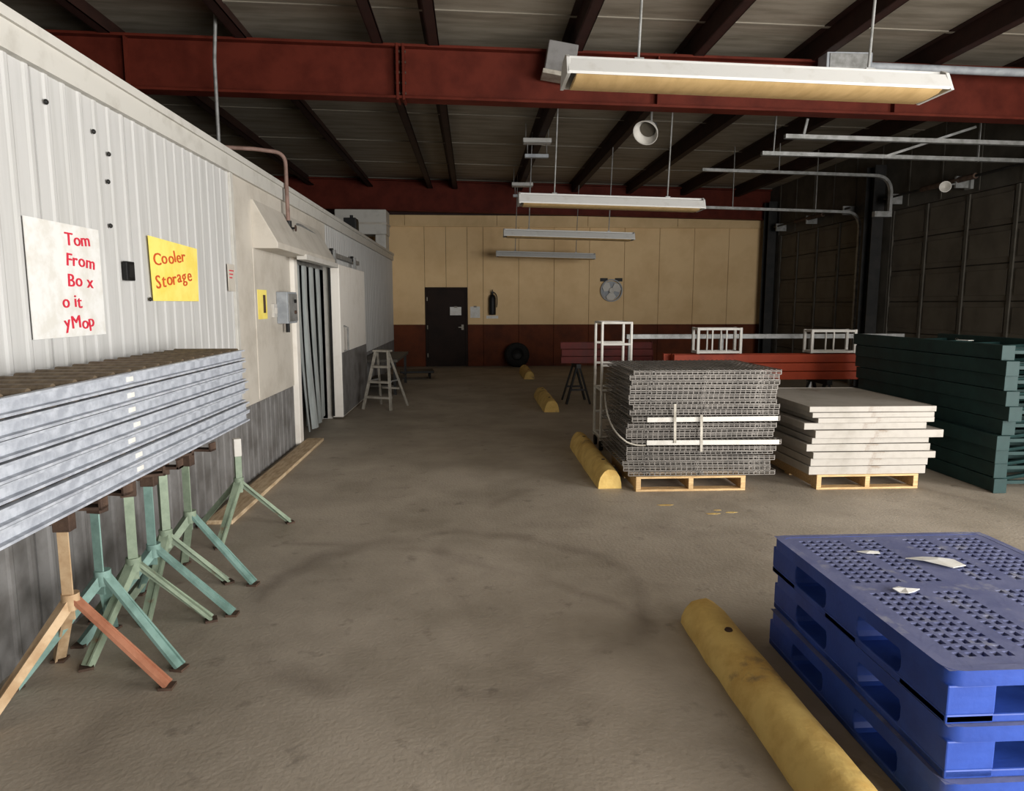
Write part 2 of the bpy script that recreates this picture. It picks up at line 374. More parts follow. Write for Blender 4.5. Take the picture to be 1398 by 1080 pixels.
ribrun(CY0, 6.36, .72, 2.80, 'wallwhite')
ribrun(OP1+.06, YF-.04, .72, 2.80, 'wallwhite')
ribrun(CY0, 8.26, 0, .715, 'kick', 1.2, 'kick_panel'); ribrun(OP1+.06, YF-.04, 0, .715, 'kick', 1.2, 'kick_panel')
MB().box((WX-.03,6.37,.72),(WX+.004,8.26,2.80)).build('smooth_panel', 'smoothwhite', WL, .004)
MB().box((WX-.03,8.26,OPZ+.04),(WX+.004,OP1+.06,2.80)).build('header_panel', 'smoothwhite', WL, .004)
MB().box((WX-.02,6.33,.70),(WX+.018,6.40,2.80)).build('seam_cover', 'trimwhite', WL, .004)
# bolts and a couple of small dents as in the picture
for y, z in ((4.30,2.53),(4.27,2.37),(4.26,2.12),(4.70,1.70),(3.72,2.66),(4.15,2.62)):
    MB().lathe([(0,.012),(.008,.011),(.013,.006),(.014,0)], (WX+.003,y,z), (1,0,0), 10).build('bolt', 'blackcol', WL, smooth=True)
o = MB().box((WX-.02,CY0,2.80),(WX+.03,YF-.02,2.97)).prism([(WX+.03,2.93),(WX+.05,2.93),(WX+.05,2.98),(WX-.10,2.98),(WX-.10,2.95),(WX+.03,2.95)],'Y',CY0,YF-.02).build('trim_2', 'trimwhite'); struct(o, 'white cap flashing along top of cold room wall', 'trim')
# door surround
J = struct(thing('door_4', 'white cold room doorway with hood and jambs', 'door', (0,0,0)), 'white frame, hood and track of the cold room doorway', 'door frame')
MB().box((WX-.06,8.27,0),(WX+.05,8.42,2.24)).build('jamb', 'doorwhite', J, .006)
MB().box((WX-.10,OP1,0),(WX+.035,OP1+.08,2.24)).build('jamb', 'white', J, .006)
MB().box((WX-.10,8.27,2.24),(WX+.09,OP1+.08,2.34)).build('lintel', 'white', J, .006)
hd = MB(); hd.prism([(WX,2.20),(WX+.24,2.20),(WX+.24,2.26),(WX+.02,2.66),(WX,2.66)], 'Y', 6.92, 9.75)
HD = hd.build('hood', 'smoothwhite', J, .006)
MB().box((WX+.15,8.0,2.16),(WX+.26,9.85,2.22)).build('hood_lip', 'white', HD, .004)
MB().box((WX+.005,8.45,2.36),(WX+.06,12.95,2.43)).build('door_track', 'galvdull', J, .004)
MB().box((WX-.02,6.90,.74),(WX+.012,6.96,2.2)).build('edge_batten', 'smoothwhite', J, .004)

# ================================================================= ROOF STEEL
def ibeam(name, y, label, d=.60, x0=XL, x1=XR-.02, cat='beam'):
    t = thing(name, label, cat, (0,y,0))
    def slab(w, za, zb):
        return MB().add([(x0,-w/2,za(x0)),(x1,-w/2,za(x1)),(x1,w/2,za(x1)),(x0,w/2,za(x0)),(x0,-w/2,zb(x0)),(x1,-w/2,zb(x1)),(x1,w/2,zb(x1)),(x0,w/2,zb(x0))],
            [(0,3,2,1),(4,5,6,7),(0,1,5,4),(1,2,6,5),(2,3,7,6),(3,0,4,7)])
    slab(.22, bz, lambda x: bz(x)+.03).build('bottom_flange', 'redsteel', t, .004)
    slab(.22, lambda x: bz(x)+d-.03, lambda x: bz(x)+d).build('top_flange', 'redsteel', t, .004)
    slab(.03, lambda x: bz(x)+.03, lambda x: bz(x)+d-.03).build('web', 'redsteel', t)
    return t
BM = ibeam('roof_beam', 8.6, 'big red oxide roof beam crossing above the aisle behind the nearest lamp')
for x in (-.86, -.79):                       # bolted splice
    e = MB().box((x,-.12,bz(x)-.02),(x+.03,.12,bz(x)+.60)).build('splice_plate', 'redsteel', BM, .003)
    for s in (-1, 1):
        for k in range(5):
            MB().cyl((x-.012,.075*s,bz(x)+.06+k*.115),(x+.042,.075*s,bz(x)+.06+k*.115),.016,6).build('bolt', 'rustdark', e)
for x in (-3.9, 2.2, 5.1): MB().box((x,-.10,bz(x)+.03),(x+.02,.10,bz(x)+.57)).build('stiffener', 'redsteel', BM)
ibeam('roof_beam', 18.62, 'dark red roof beam along top of the cream far wall', d=.78)
ibeam('roof_beam', -1.9, 'red roof beam overhead behind the camera')
# columns
def column(x, y, z0, z1, m, label):
    t = thing('steel_column', label, 'column', (x,y,z0)); h = z1-z0
    MB().box((-.11,-.15,0),(.11,-.135,h)).build('flange', m, t); MB().box((-.11,.135,0),(.11,.15,h)).build('flange', m, t)
    MB().box((-.008,-.135,0),(.008,.135,h)).build('web', m, t)
    MB().box((-.16,-.20,0),(.16,.20,.02)).build('base_plate', m, t)
column(7.80, 13.45, 0, 4.3, 'blackcol', 'black steel column between the two overhead doors')
column(7.80, 18.25, 0, 4.3, 'blackcol', 'black steel column in the corner by the cream far wall')
column(-4.05, 8.44, CZ, bz(-4.05)-.0, 'redsteel', 'red steel column above the cold room roof at upper left')
# purlins
for i, x in enumerate((-5.6,-4.15,-2.65,-1.12,-.48,1.18,2.62,4.05,5.5,6.95)):
    t = thing('purlin', ['dark purlin far over the cold room roof','dark purlin over the cold room, second from left','dark purlin just left of the cold room face','dark purlin left of the door line in the paired set','dark purlin right of the paired set over the aisle','dark purlin over the short ceiling lamps','dark purlin above the middle of the hanging lamps','dark purlin over right end of hanging lamps','dark purlin above the overhead door tracks','dark purlin closest to the overhead doors'][i], 'purlin', (x,0,rz(x)))
    z0 = -.235
    MB().box((-.006,BACK_Y+.02,z0),(.006,YF-.02,0)).build('web', 'purlin', t)
    MB().box((0,BACK_Y+.02,z0),(.12,YF-.02,z0+.01)).box((.11,BACK_Y+.02,z0),(.12,YF-.02,z0+.03)).build('lower_flange', 'purlin', t)
    MB().box((-.08,BACK_Y+.02,-.01),(0,YF-.02,-.002)).build('upper_flange', 'purlin', t)
# strut between the paired purlins
t = MB().box((-1.11,11.0,rz(-.8)-.14),(-.49,11.06,rz(-.8)-.06)).build('purlin_strut', 'redsteel', None, .003); tag(t, 'short red strut bridging the paired purlins', 'strut')

# ================================================================= LAMPS
def strip_lamp(y, label, x0=.60, x1=3.04, z=3.02):
    L = x1-x0; t = thing('fluorescent_lamp', label, 'lamp', ((x0+x1)/2, y, z), group='hanging lamps over the aisle', rot=(0, R_(1.3), 0))
    h = L/2
    # reflector: open trough with sloping white sides
    MB().prism([(-.17,-.04),(-.165,-.055),(-.10,.035),(-.06,.045),(.06,.045),(.10,.035),(.165,-.055),(.17,-.04),(.11,.05),(.06,.06),(-.06,.06),(-.11,.05)], 'X', -h, h).build('reflector', 'lampwhite', t)
    MB().box((-h,-.055,.06),(h,.055,.085)).build('housing', 'lampwhite', t, .006)
    lens = MB(); lens.prism([(-.163,-.057),(-.12,-.072),(0,-.078),(.12,-.072),(.163,-.057),(.15,-.045),(-.15,-.045)], 'X', -h+.05, h-.06).build('lens', 'tan', t, smooth=True)
    for s in (-1, 1):
        MB().prism([(-.175,-.06),(.175,-.06),(.11,.06),(.06,.088),(-.06,.088),(-.11,.06)], 'X', s*h-.012, s*h+.012).build('end_cap', 'lampwhite', t, .003)
    for s in (-1, 1):
        r = MB().cyl((s*h*.62,0,.085),(s*h*.62+ .02,0,rz(x0)-z-.02),.009,8).build('hanger_rod', 'galvdull', t, smooth=True)
        MB().box((s*h*.62-.03,-.03,.083),(s*h*.62+.03,.03,.10)).build('clip', 'galvdull', r)
    return t
strip_lamp(4.62, 'nearest white strip lamp with yellowed lens, hanging at upper right', z=3.10)
strip_lamp(9.05, 'second white strip lamp, hanging below the red beam', z=2.95, x1=2.95)
strip_lamp(13.3, 'third white strip lamp, hanging in front of cream far wall', z=2.95)
strip_lamp(17.5, 'farthest and lowest looking strip lamp near cream far wall', z=2.86)
# the dark end box of the farthest lamp's hanger is part of it in the picture; short lamps on the roof
def short_lamp(x, y, z, label):
    t = thing('short_ceiling_lamp', label, 'lamp', (x,y,z), group='short lamps under the roof')
    MB().box((-.25,-.06,.0),(.25,.06,.07)).build('housing', 'lampwhite', t, .006)
    MB().prism([(-.09,-.02),(.09,-.02),(.06,.0),(-.06,.0)], 'X', -.24, .24).build('reflector', 'lampwhite', t)
    for s in (-1, 1):
        a = MB().cyl((s*.17,0,-.02),(s*.17,0,-.20),.008,6).build('drop_rod', 'galvdull', t)
    MB().box((-.22,-.05,-.26),(.20,.05,-.20)).build('lower_bar', 'boxgrey', t, .006)
    for s in (-1, 1): MB().cyl((s*.2,0,.07),(s*.2,0,rz(x)-z),.007,6).build('hanger_rod', 'galvdull', t)
    return t
short_lamp(1.16, 12.7, 4.49, 'short white lamp under the roof, the nearer and larger of two')
short_lamp(1.19, 16.8, 4.42, 'short white lamp under the roof, the farther and smaller of two')
# flood lamp hanging behind the beam
t = thing('flood_lamp', 'round metal flood lamp hanging just behind the big red beam', 'lamp', (2.24,9.15,3.86))
d = Vector((-.45,-.6,-.62)).normalized()
MB().lathe([(0,-.14),(.05,-.14),(.09,-.11),(.15,0),(.165,.05),(.155,.05),(.14,0),(.08,-.09),(0,-.10)], (0,0,0), d, 24).build('bowl', 'white', t, smooth=True)
MB().lathe([(0,-.03),(.10,-.04),(.10,-.05),(0,-.05)], (0,0,0), d, 20).build('lens', 'doorpanel', t, smooth=True)
MB().cyl((.08,.1,.10),(.1,.12,.70),.015,8).build('stem', 'galvdull', t); MB().box((.04,.05,.03),(.14,.15,.12)).build('bracket', 'blackcol', t)

# grey sheet metal box and conduit on the beam
t = thing('sheet_metal_box', 'grey metal box on the beam beside left end of nearest lamp', 'box', (1.0,8.36,4.26), rot=(0, R_(9), 0))
MB().box((-.17,-.12,0),(.17,.12,.34)).build('body', 'kick', t, .01)
MB().box((-.19,-.14,-.03),(.19,.14,.02)).build('lower_rim', 'alu', t, .006)
t = thing('junction_box', 'pale grey electrical box above the nearest lamp at upper right', 'box', (4.35,8.30,4.34))
MB().box((-.27,-.10,0),(.27,.12,.20)).build('body', 'boxgrey', t, .008); MB().box((-.24,-.115,.02),(.24,-.10,.18)).build('cover', 'galvdull', t, .006)
o = MB().tube([(4.62,8.30,4.42),(5.2,8.28,4.40),(6.2,8.2,4.35),(7.9,8.1,4.30)], .045, 12).build('conduit', 'boxgrey', smooth=True); tag(o, 'thick pale conduit running right from the electrical box', 'pipe')

# ================================================================= OVERHEAD DOOR TRACKS
def track(y, z, x0, label, bend=True, xb=7.55, low=0.0, m='galvdull'):
    t = thing('door_track', label, 'track', (0,y,0), group='overhead door tracks')
    r = .34
    pts = [(x0,0,z),(xb-r,0,z-.06)]
    if bend:
        pts = [Vector((x0,0,z))]+sm((xb-r,0,z-.07),(xb,0,z-.07),(xb,0,z-.07-r),8)+[Vector((xb,0,low))]
    b = MB()
    for p, q in zip(pts[:-1], pts[1:]): b.beam(p, q, .05, .065, (0,1,0))
    b.build('rail', m, t)
    return t
t1 = track(14.0, 3.58, 4.55, 'thick grey track turning down beside the black column', xb=7.84)
MB().beam((5.2,0,3.58),(5.2,0,rz(5.2)),.03,.01).build('hanger_strap', 'galvdull', t1); MB().beam((6.9,0,3.54),(6.9,0,rz(6.9)),.03,.01).build('hanger_strap', 'galvdull', t1)
t2 = track(12.6, 4.04, 4.10, 'higher dark track with a short drop at its right end', True, 7.60, 3.30)
MB().beam((5.5,0,4.01),(5.5,0,rz(5.5)),.03,.01).build('hanger_strap', 'galvdull', t2)
MB().box((7.30,-.05,3.24),(7.62,.05,3.34)).build('end_bracket', 'galvdull', t2, .005)
t3 = track(9.6, 3.70, 3.94, 'lower of the two pale tracks under the beam at right', False, 8.1)
MB().beam((4.10,0,3.70),(4.14,0,rz(4.1)),.03,.012).build('hanger_strap', 'galvdull', t3)
MB().beam((5.62,0,3.66),(6.75,-.25,4.02),.05,.03).build('diagonal_brace', 'galvdull', t3)
MB().beam((7.0,0,3.62),(7.0,0,rz(7)),.03,.012).build('hanger_strap', 'galvdull', t3)
t4 = track(8.9, 3.76, 3.94, 'upper of the two pale tracks under the beam at right', False, 8.1)
MB().beam((4.18,0,3.76),(4.20,-.05,bz(4.2)+.02),.035,.012).build('hanger_strap', 'galvdull', t4); MB().beam((7.2,0,3.68),(7.2,0,bz(7.2)),.03,.012).build('hanger_strap', 'galvdull', t4)
t = thing('torsion_shaft', 'dark spring shaft above the overhead door at far right', 'shaft', (7.72,0,3.62), group='door spring shafts')
MB().cyl((0,9.1,0),(0,13.0,0),.02,10).build('shaft', 'blackcol', t, smooth=True); MB().cyl((0,10.6,0),(0,11.9,0),.045,12).build('spring', 'rustdark', t, smooth=True)
for y in (9.3,11.0,12.8): MB().box((-.04,y-.02,-.12),(.22,y+.02,.06)).build('bracket', 'galvdull', t)
t = thing('torsion_shaft', 'dark spring shaft above the overhead door next to cream wall', 'shaft', (7.72,0,3.62), group='door spring shafts')
MB().cyl((0,14.2,0),(0,17.8,0),.02,10).build('shaft', 'blackcol', t, smooth=True); MB().cyl((0,15.3,0),(0,16.6,0),.045,12).build('spring', 'rustdark', t, smooth=True)
for y in (14.4,16.0,17.6): MB().box((-.04,y-.02,-.12),(.22,y+.02,.06)).build('bracket', 'galvdull', t)
t = thing('door_spotlight', 'small pale spotlight on an arm above the right overhead door', 'lamp', (7.45,10.9,3.50))
MB().lathe([(0,-.09),(.04,-.09),(.06,-.04),(.085,.06),(.075,.06),(0,-.02)], (0,0,0), (-.5,-.85,-.1), 18).build('head', 'white', t, smooth=True)
MB().tube([(.02,.05,0),(.2,.10,.06),(.47,.10,.06)], .014, 8).build('arm', 'galvdull', t, smooth=True); MB().box((.44,.03,-.02),(.49,.17,.14)).build('wall_plate', 'galvdull', t)

# ================================================================= COLD ROOM DOOR, CURTAIN AND FITTINGS
t = thing('sliding_freezer_door', 'thick white sliding cold room door with grey kick plate, slid open', 'door', (WX+.06,10.15,.03))
MB().box((0,0,0),(.15,2.35,2.20)).build('slab', 'doorwhite', t, .012)
MB().box((.15,.015,.02),(.158,2.335,.94)).build('kick_plate', 'kick', t, .002)
MB().box((.0,-.02,.02),(.03,0,2.18)).build('gasket', 'rubber', t)
for y in (.3, 2.05):
    hg = MB().box((.02,y-.03,2.20),(.06,y+.03,2.42)).build('hanger', 'galvdull', t); MB().cyl((-.03,y,2.40),(.02,y,2.40),.045,14).build('roller', 'blackcol', hg)
MB().tube([(.155,.22,.95),(.21,.22,.97),(.21,.22,1.30),(.155,.22,1.32)], .014, 8).build('handle', 'galvdull', t, smooth=True)
t = thing('strip_curtain', 'cloudy grey vinyl strip curtain hanging in the cold room doorway', 'curtain', (WX-.06,OP0,0))
MB().box((-.03,.01,2.15),(.03,OP1-OP0-.01,2.22)).build('rail', 'galvdull', t)
random.seed(3)
for k in range(9):
    y0 = .02+k*.195; b = MB(); n = 9; vs = []; fs = []
    xo = .018*((k%2)*2-1); sw = random.uniform(-.10,.06); tw = random.uniform(-.5,.5)
    if k in (2, 3): sw = .10
    for i in range(n+1):
        u = i/n; z = 2.15*(1-u)+.06*u
        for j in range(5):
            w = (j-2)/2*.105; cu = .02*(1-((j-2)/2)**2)
            vs.append((xo+sw*u*u*.8+cu+math.sin(tw*u)*w*.6, y0+.10+w*math.cos(tw*u)+.04*math.sin(u*3+k)*u, z))
    nf = len(vs)
    vs += [(x-.004,y,z) for x,y,z in vs]
    for i in range(n):
        for j in range(4):
            a = i*5+j; fs.append((a,a+1,a+6,a+5)); fs.append((nf+a,nf+a+5,nf+a+6,nf+a+1))
    b.add(vs, fs).build('vinyl_strip', 'strip', t, smooth=True)
t = thing('control_box', 'grey electrical control box beside the cold room doorway', 'control box', (WX+.004,7.84,1.46))
MB().box((0,-.20,0),(.12,.20,.34)).build('body', 'boxgrey', t, .008); MB().box((.12,-.18,.02),(.13,.18,.32)).build('cover', 'galvdull', t, .004)
MB().cyl((.13,.05,.24),(.15,.05,.24),.02,12).build('button', 'black', t); MB().cyl((.13,.05,.12),(.15,.05,.12),.02,12).build('button', 'rustdark', t)
MB().cyl((.06,0,-.10),(.06,0,0),.022,10).build('gland', 'black', t)
t = thing('white_switch', 'small white switch plate left of the grey control box', 'switch', (WX+.004,7.50,1.60))
MB().box((0,-.06,-.07),(.03,.06,.07)).build('plate', 'white', t, .004); MB().box((.03,-.02,-.03),(.045,.02,.03)).build('toggle', 'white', t)
t = thing('warning_sign', 'narrow yellow warning sign beside the cold room doorway', 'sign', (WX+.004,7.14,1.52))
MB().box((0,-.15,0),(.004,.15,.29)).build('plate', 'yelpaper', t); MB().box((.004,.02,.06),(.006,.10,.24)).build('dark_symbol', 'rustdark', t)
t = thing('small_notice', 'faded small paper notice on ribbed wall left of the doorway', 'notice', (WX+.02,6.24,1.78))
MB().box((-.008,-.08,0),(0,.08,.23)).build('sheet', 'smoothwhite', t)
for k in range(3): MB().box((0,-.06,.17-k*.03),(.0015,.05-.02*k,.18-k*.03)).build('print_line', 'redink', t)
t = thing('wall_socket', 'small black socket on white ribbed wall between the two signs', 'socket', (WX+.004,4.41,1.81))
MB().box((0,-.05,0),(.03,.05,.115)).build('body', 'black', t, .006); MB().box((.03,-.03,.02),(.035,.03,.095)).build('insert', 'rubber', t)

def lettering(txt, parent, y0, z0, size, m, slant=0.0, x=.0075, wob=.15, squash=.8):
    """hand written words as thin raised ink on the wall, one object per line; local frame of the sign"""
    rnd = random.Random(txt); mb = MB(); y = y0
    for ch in txt:
        if ch == ' ': y += size*.35; continue
        cu = bpy.data.curves.new('ink', 'FONT'); cu.body = ch; cu.size = size; cu.extrude = 0.002; cu.offset = 0.0; cu.resolution_u = 3
        ob = bpy.data.objects.new('ink', cu); COL.objects.link(ob)
        bpy.context.view_layer.update()
        me = bpy.data.meshes.new_from_object(ob.evaluated_get(bpy.context.evaluated_depsgraph_get()))
        xs = [v.co.x for v in me.vertices]; w = max(xs)-min(xs) if xs else size*.3; mn = min(xs) if xs else 0
        a = rnd.uniform(-wob, wob)+slant; ca, sa = math.cos(a), math.sin(a); dz = (y-y0)*math.tan(slant)+rnd.uniform(-.04,.04)*size
        mb.add([(x+v.co.z, y+((v.co.x-mn)*ca-v.co.y*sa)*squash, z0+dz+(v.co.x-mn)*sa+v.co.y*ca) for v in me.vertices], [tuple(p.vertices) for p in me.polygons])
        y += (w+size*.10)*squash
        bpy.data.objects.remove(ob); bpy.data.curves.remove(cu); bpy.data.meshes.remove(me)
    return mb.build('lettering', m, parent)
# yellow hand written poster
t = thing('yellow_poster', 'yellow paper poster with red handwriting on white ribbed wall', 'poster', (WX+.006,4.72,1.69))
MB().add([(0,.02,0),(0,.78,0),(0,.80,.395),(0,0,.42),(.004,.02,0),(.004,.78,0),(.004,.80,.395),(.004,0,.42)], [(0,1,2,3),(7,6,5,4),(0,4,5,1),(1,5,6,2),(2,6,7,3),(3,7,4,0)]).build('sheet', 'yelpaper', t)
lettering('Cooler', t, .05, .235, .115, 'orangeink', .10, squash=1.55); lettering('Storage', t, .07, .085, .125, 'orangeink', .12, squash=1.42)
# white sheet with red lines at the left edge
t = thing('white_poster', 'white paper sheet with five lines of red handwriting at the left', 'poster', (WX+.006,3.45,1.50))
MB().box((0,0,0),(.004,.66,.58)).build('sheet', 'paper', t)
for k, w in enumerate(('Tom', 'From', 'Bo x', 'o it', 'yMop')):
    lettering(w, t, .32-(.06 if k in (3,4) else 0), .475-k*.108, .095, 'redink', 0.0, squash=1.3)

# conduits on the cold room
def pipe(name, pts, r, m, label, cat='pipe'):
    o = MB().tube(pts, r, 10).build(name, m, smooth=True); return tag(o, label, cat)
pipe('conduit', [Vector((-2.75,7.6,3.28)),Vector((-2.3,7.8,3.30))]+sm((-2.15,7.9,3.30),(-2.02,7.95,3.30),(-2.02,7.96,3.18))+[Vector((-2.02,7.98,2.58))], .022, 'pinkpipe', 'oxide red pipe bending over the cold room edge')
t = thing('pipe_valve', 'small dark valve on the pipe above the doorway hood', 'valve', (-2.02,7.99,2.46))
MB().cyl((0,0,-.04),(0,0,.12),.034,12).build('body', 'blackcol', t, smooth=True); MB().cyl((0,0,.04),(.07,0,.04),.012,8).build('stem', 'blackcol', t); MB().cyl((.07,0,.04),(.08,0,.04),.035,12).build('handwheel', 'rustdark', t)
pipe('cable_conduit', sm((-2.06,8.10,2.40),(-2.05,8.25,2.62),(-2.05,8.75,2.60))+[Vector((-2.05,9.6,2.56))]+sm((-2.05,9.75,2.55),(-2.05,9.98,2.55),(-2.05,10.0,2.36))+[Vector((-2.05,10.1,2.28))], .018, 'galvdull', 'thin grey conduit looping over the doorway hood')
pipe('hanger_rod', [(-2.80,8.2,CZ),(-2.80,8.2,4.3),(-2.74,8.15,rz(-2.8))], .02, 'galvdull', 'thin grey rod rising from cold room roof to the roof', 'rod')
t = thing('roof_box', 'small black box on the cold room roof edge', 'box', (-2.20,13.2,CZ+.03))
MB().box((-.12,-.16,0),(.10,.16,.24)).build('body', 'black', t, .01); MB().cyl((0,0,.24),(0,0,.30),.03,10).build('gland', 'black', t); MB().box((.10,-.12,.03),(.11,.12,.20)).build('cover', 'blackcol', t)
t = thing('roof_duct', 'pale insulated duct on the cold room roof against far wall', 'duct', (-2.6,18.0,CZ))
MB().box((-.75,-.35,.42),(.50,.35,1.02)).build('duct_run', 'trimwhite', t, .02); MB().box((.22,-.33,.01),(.48,.33,.42)).build('duct_drop', 'trimwhite', t, .02)
MB().box((-.77,-.37,.66),(.52,.37,.71)).build('band', 'smoothwhite', t, .006); MB().box((-.72,-.3,.01),(-.60,.3,.42)).build('support', 'boxgrey', t)
o = MB().box((0,0,0),(.20,3.3,.035)).build('floor_board', 'woodold', None, .006, loc=(WX+.06,5.25,0)); o.rotation_euler[2] = R_(0); tag(o, 'long weathered wooden board on the floor along the cold room wall', 'board')

# ================================================================= CONVEYOR SECTIONS ON THEIR STANDS
CX0, CX1, CYA, CYB, CH = -2.02, -1.55, 1.75, 4.82, .0715
def conveyor(label):
    t = thing('conveyor_section', label, 'conveyor', (0,0,0), group='stacked conveyor sections')
    W = CX1-CX0; L = CYB-CYA
    for s, x in ((1, CX1-CX0), (-1, 0)):
        # outward facing C channel
        a = x; b = x-s*.028
        MB().prism([(a,.003),(a,.013),(b+s*.004,.015),(b+s*.004,CH-.016),(a,CH-.014),(a,CH-.004),(b,CH-.004),(b,.003)], 'Y', 0, L).build('side_rail', 'galv', t)
    for k in range(21):
        y = .05+k*.148
        link('roller', ROL, t, loc=(0,y,0))
    for k in range(3): MB().beam((.03,.4+k*1.1,.012),(W-.03,.4+k*1.1,.012),.04,.012).build('cross_brace', 'galv', t)
    MB().box((W-.030,1.48,.024),(W-.0225,1.545,CH-.026)).build('sticker', 'paper', t, .0)
    return t
b_ = MB().cyl((.03,0,CH-.014),(CX1-CX0-.03,0,CH-.014),.0225,10); ROL = b_.mesh('roller', 'roller')
ROL.polygons.foreach_set('use_smooth', [True]*len(ROL.polygons)); ROL.set_sharp_from_angle(angle=R_(40))
names = ['bottom', 'second from bottom', 'third from bottom', 'middle', 'third from top', 'second from top', 'top']
cv = conveyor('galvanised roller conveyor section, bottom one of the stack by the white wall')
for k in range(7):
    o = cv if k == 0 else copy_tree(cv)
    o['label'] = 'galvanised roller conveyor section, %s one of the stack by the white wall' % names[k]
    if k == 6: o['label'] = 'galvanised roller conveyor section topping the stack, with its dirty rollers showing'
    o.location = (CX0+[0,.012,-.006,.008,0,.014,.004][k], CYA+[.05,.02,0,.03,.01,-.02,.0][k], (.865+k*CH))

def stand(x, y, h, mp, ml, rz_, label, split=.40, reach=.37, saddle=True, extra=None):
    t = thing('conveyor_stand', label, 'stand', (x,y,0), rz_, group='tripod conveyor stands')
    # post: two flat bars forming an angle
    MB().prism([(-.022,-.022),(.022,-.022),(.022,-.014),(-.014,-.014),(-.014,.022),(-.022,.022)], 'Z', split-.06, h-.05).build('post', mp, t)
    MB().cyl((0,0,split-.02),(0,0,split+.05),.036,10).build('collar', mp, t, smooth=True)
    for k, a in enumerate((0, 128, 232)):
        ca, sa = math.cos(R_(a)), math.sin(R_(a)); m = ml if k == 0 else mp
        lg = MB().beam((ca*.02,sa*.02,split+.02),(ca*reach,sa*reach,.012),.048,.016,(0,0,1)).beam((ca*.02-sa*.020,sa*.02+ca*.02,split),(ca*reach-sa*.02,sa*reach+ca*.02,.0+.01),.010,.040,(0,0,1)).build('leg', m, t)
        MB().box((ca*reach-.03,sa*reach-.03,0),(ca*reach+.03,sa*reach+.03,.012)).build('foot', 'rustdark', lg)
    if saddle:
        c = MB().box((-.17,-.03,h-.05),(.17,.03,h-.035)).box((-.17,-.03,h-.05),(-.155,.03,h-.0)).box((.155,-.03,h-.05),(.17,.03,h)).build('saddle', 'rustdark', t, .003)
        MB().cyl((-.03,-.05,h-.09),(-.03,.05,h-.09),.014,8).build('clamp_bolt', 'rustdark', c)
        MB().box((-.035,-.028,h-.14),(.035,.028,h-.05)).build('sleeve', 'rustdark', c, .003)
    else:
        MB().box((-.026,-.026,h-.13),(.026,.026,h-.0)).build('white_tip', 'white', t, .004)
    return t
stand(-1.72, 2.93, .865, 'beigepaint', 'rust', R_(2), 'nearest tripod stand, beige post and rust orange front leg')
stand(-1.72, 3.19, .865, 'turq', 'turq', R_(-14), 'turquoise tripod stand second from the camera under the conveyors')
stand(-1.71, 3.46, .865, 'palegreen', 'palegreen', R_(24), 'pale green tripod stand third from the camera under the conveyors', split=.36, reach=.34)
stand(-1.70, 3.66, .865, 'turq', 'turq', R_(0), 'turquoise tripod stand fourth from the camera, with long front leg', split=.36, reach=.39)
stand(-1.74, 3.90, .865, 'palegreen', 'palegreen', R_(40), 'pale green tripod stand fifth from the camera, half hidden', split=.36, reach=.33)
stand(-1.69, 4.12, .865, 'palegreen', 'turq', R_(-8), 'green tripod stand with rusty saddle under far end of conveyors', split=.40, reach=.37)
stand(-1.72, 5.08, .70, 'palegreen', 'palegreen', R_(32), 'lone green tripod stand with white tip past end of conveyors', split=.36, reach=.36, saddle=False)

# ================================================================= LADDER AND FAR LEFT THINGS
t = thing('step_ladder', 'small aluminium step ladder standing by the sliding cold room door', 'ladder', (-1.52,11.05,0), R_(-22))
for s in (-1, 1):
    MB().beam((s*.25,-.02,0),(s*.11,.18,.93),.022,.06,(0,1,0)).build('front_rail', 'alu', t)
    MB().beam((s*.25,.56,0),(s*.10,.22,.90),.022,.035,(0,1,0)).build('rear_leg', 'alu', t)
for k, z in enumerate((.20,.44,.68)):
    w = .25-.14*z/.93; y = -.02+.20*z/.93
    MB().box((-w,y-.05,z-.02),(w,y+.07,z+.012)).build('tread', 'alu', t, .004)
MB().box((-.14,.12,.91),(.14,.28,.94)).build('top_cap', 'alu', t, .008)
MB().beam((-.16,.45,.30),(.16,.45,.30),.02,.03).build('rear_brace', 'alu', t)
for s in (-1,1): MB().beam((s*.19,.10,.45),(s*.18,.42,.45),.008,.02).build('spreader', 'galvdull', t)
t = thing('work_table', 'low grey topped work table against the cold room beyond the ladder', 'table', (-1.72,13.9,0))
MB().box((-.34,-1.1,.61),(.34,1.1,.66)).build('table_top', 'darkmetal', t, .006)
for a in (-1,1):
    for b in (-1,1): MB().box((a*.28-.025,b*1.0-.025,0),(a*.28+.025,b*1.0+.025,.61)).build('leg', 'blackcol', t)
MB().box((-.30,-1.02,.15),(.30,1.02,.18)).build('lower_shelf', 'darkmetal', t, .004)
t = thing('black_dolly', 'low black platform dolly on the floor near the far door', 'dolly', (-1.28,15.9,0), R_(6))
MB().box((-.38,-.30,.13),(.38,.30,.18)).build('deck', 'black', t, .01)
for a in (-1,1):
    for b in (-1,1): MB().cyl((a*.29-.02,b*.22,.065),(a*.29+.02,b*.22,.065),.065,14).build('caster', 'rubber', t, smooth=True)
t = thing('leaning_tyre', 'dark tyre leaning against the brown band of far wall', 'tyre', (1.18,18.56,.32), rot=(R_(-14),0,0))
MB().lathe([(.17,-.09),(.28,-.10),(.32,-.07),(.335,0),(.32,.07),(.28,.10),(.17,.09),(.165,0),(.17,-.09)], (0,0,0), (0,-1,0), 28).build('tread', 'rubber', t, smooth=True)
MB().lathe([(0,.03),(.06,.03),(.12,.0),(.17,.05),(.17,-.05),(0,-.04)], (0,0,0), (0,-1,0), 24).build('wheel_rim', 'blackcol', t, smooth=True)

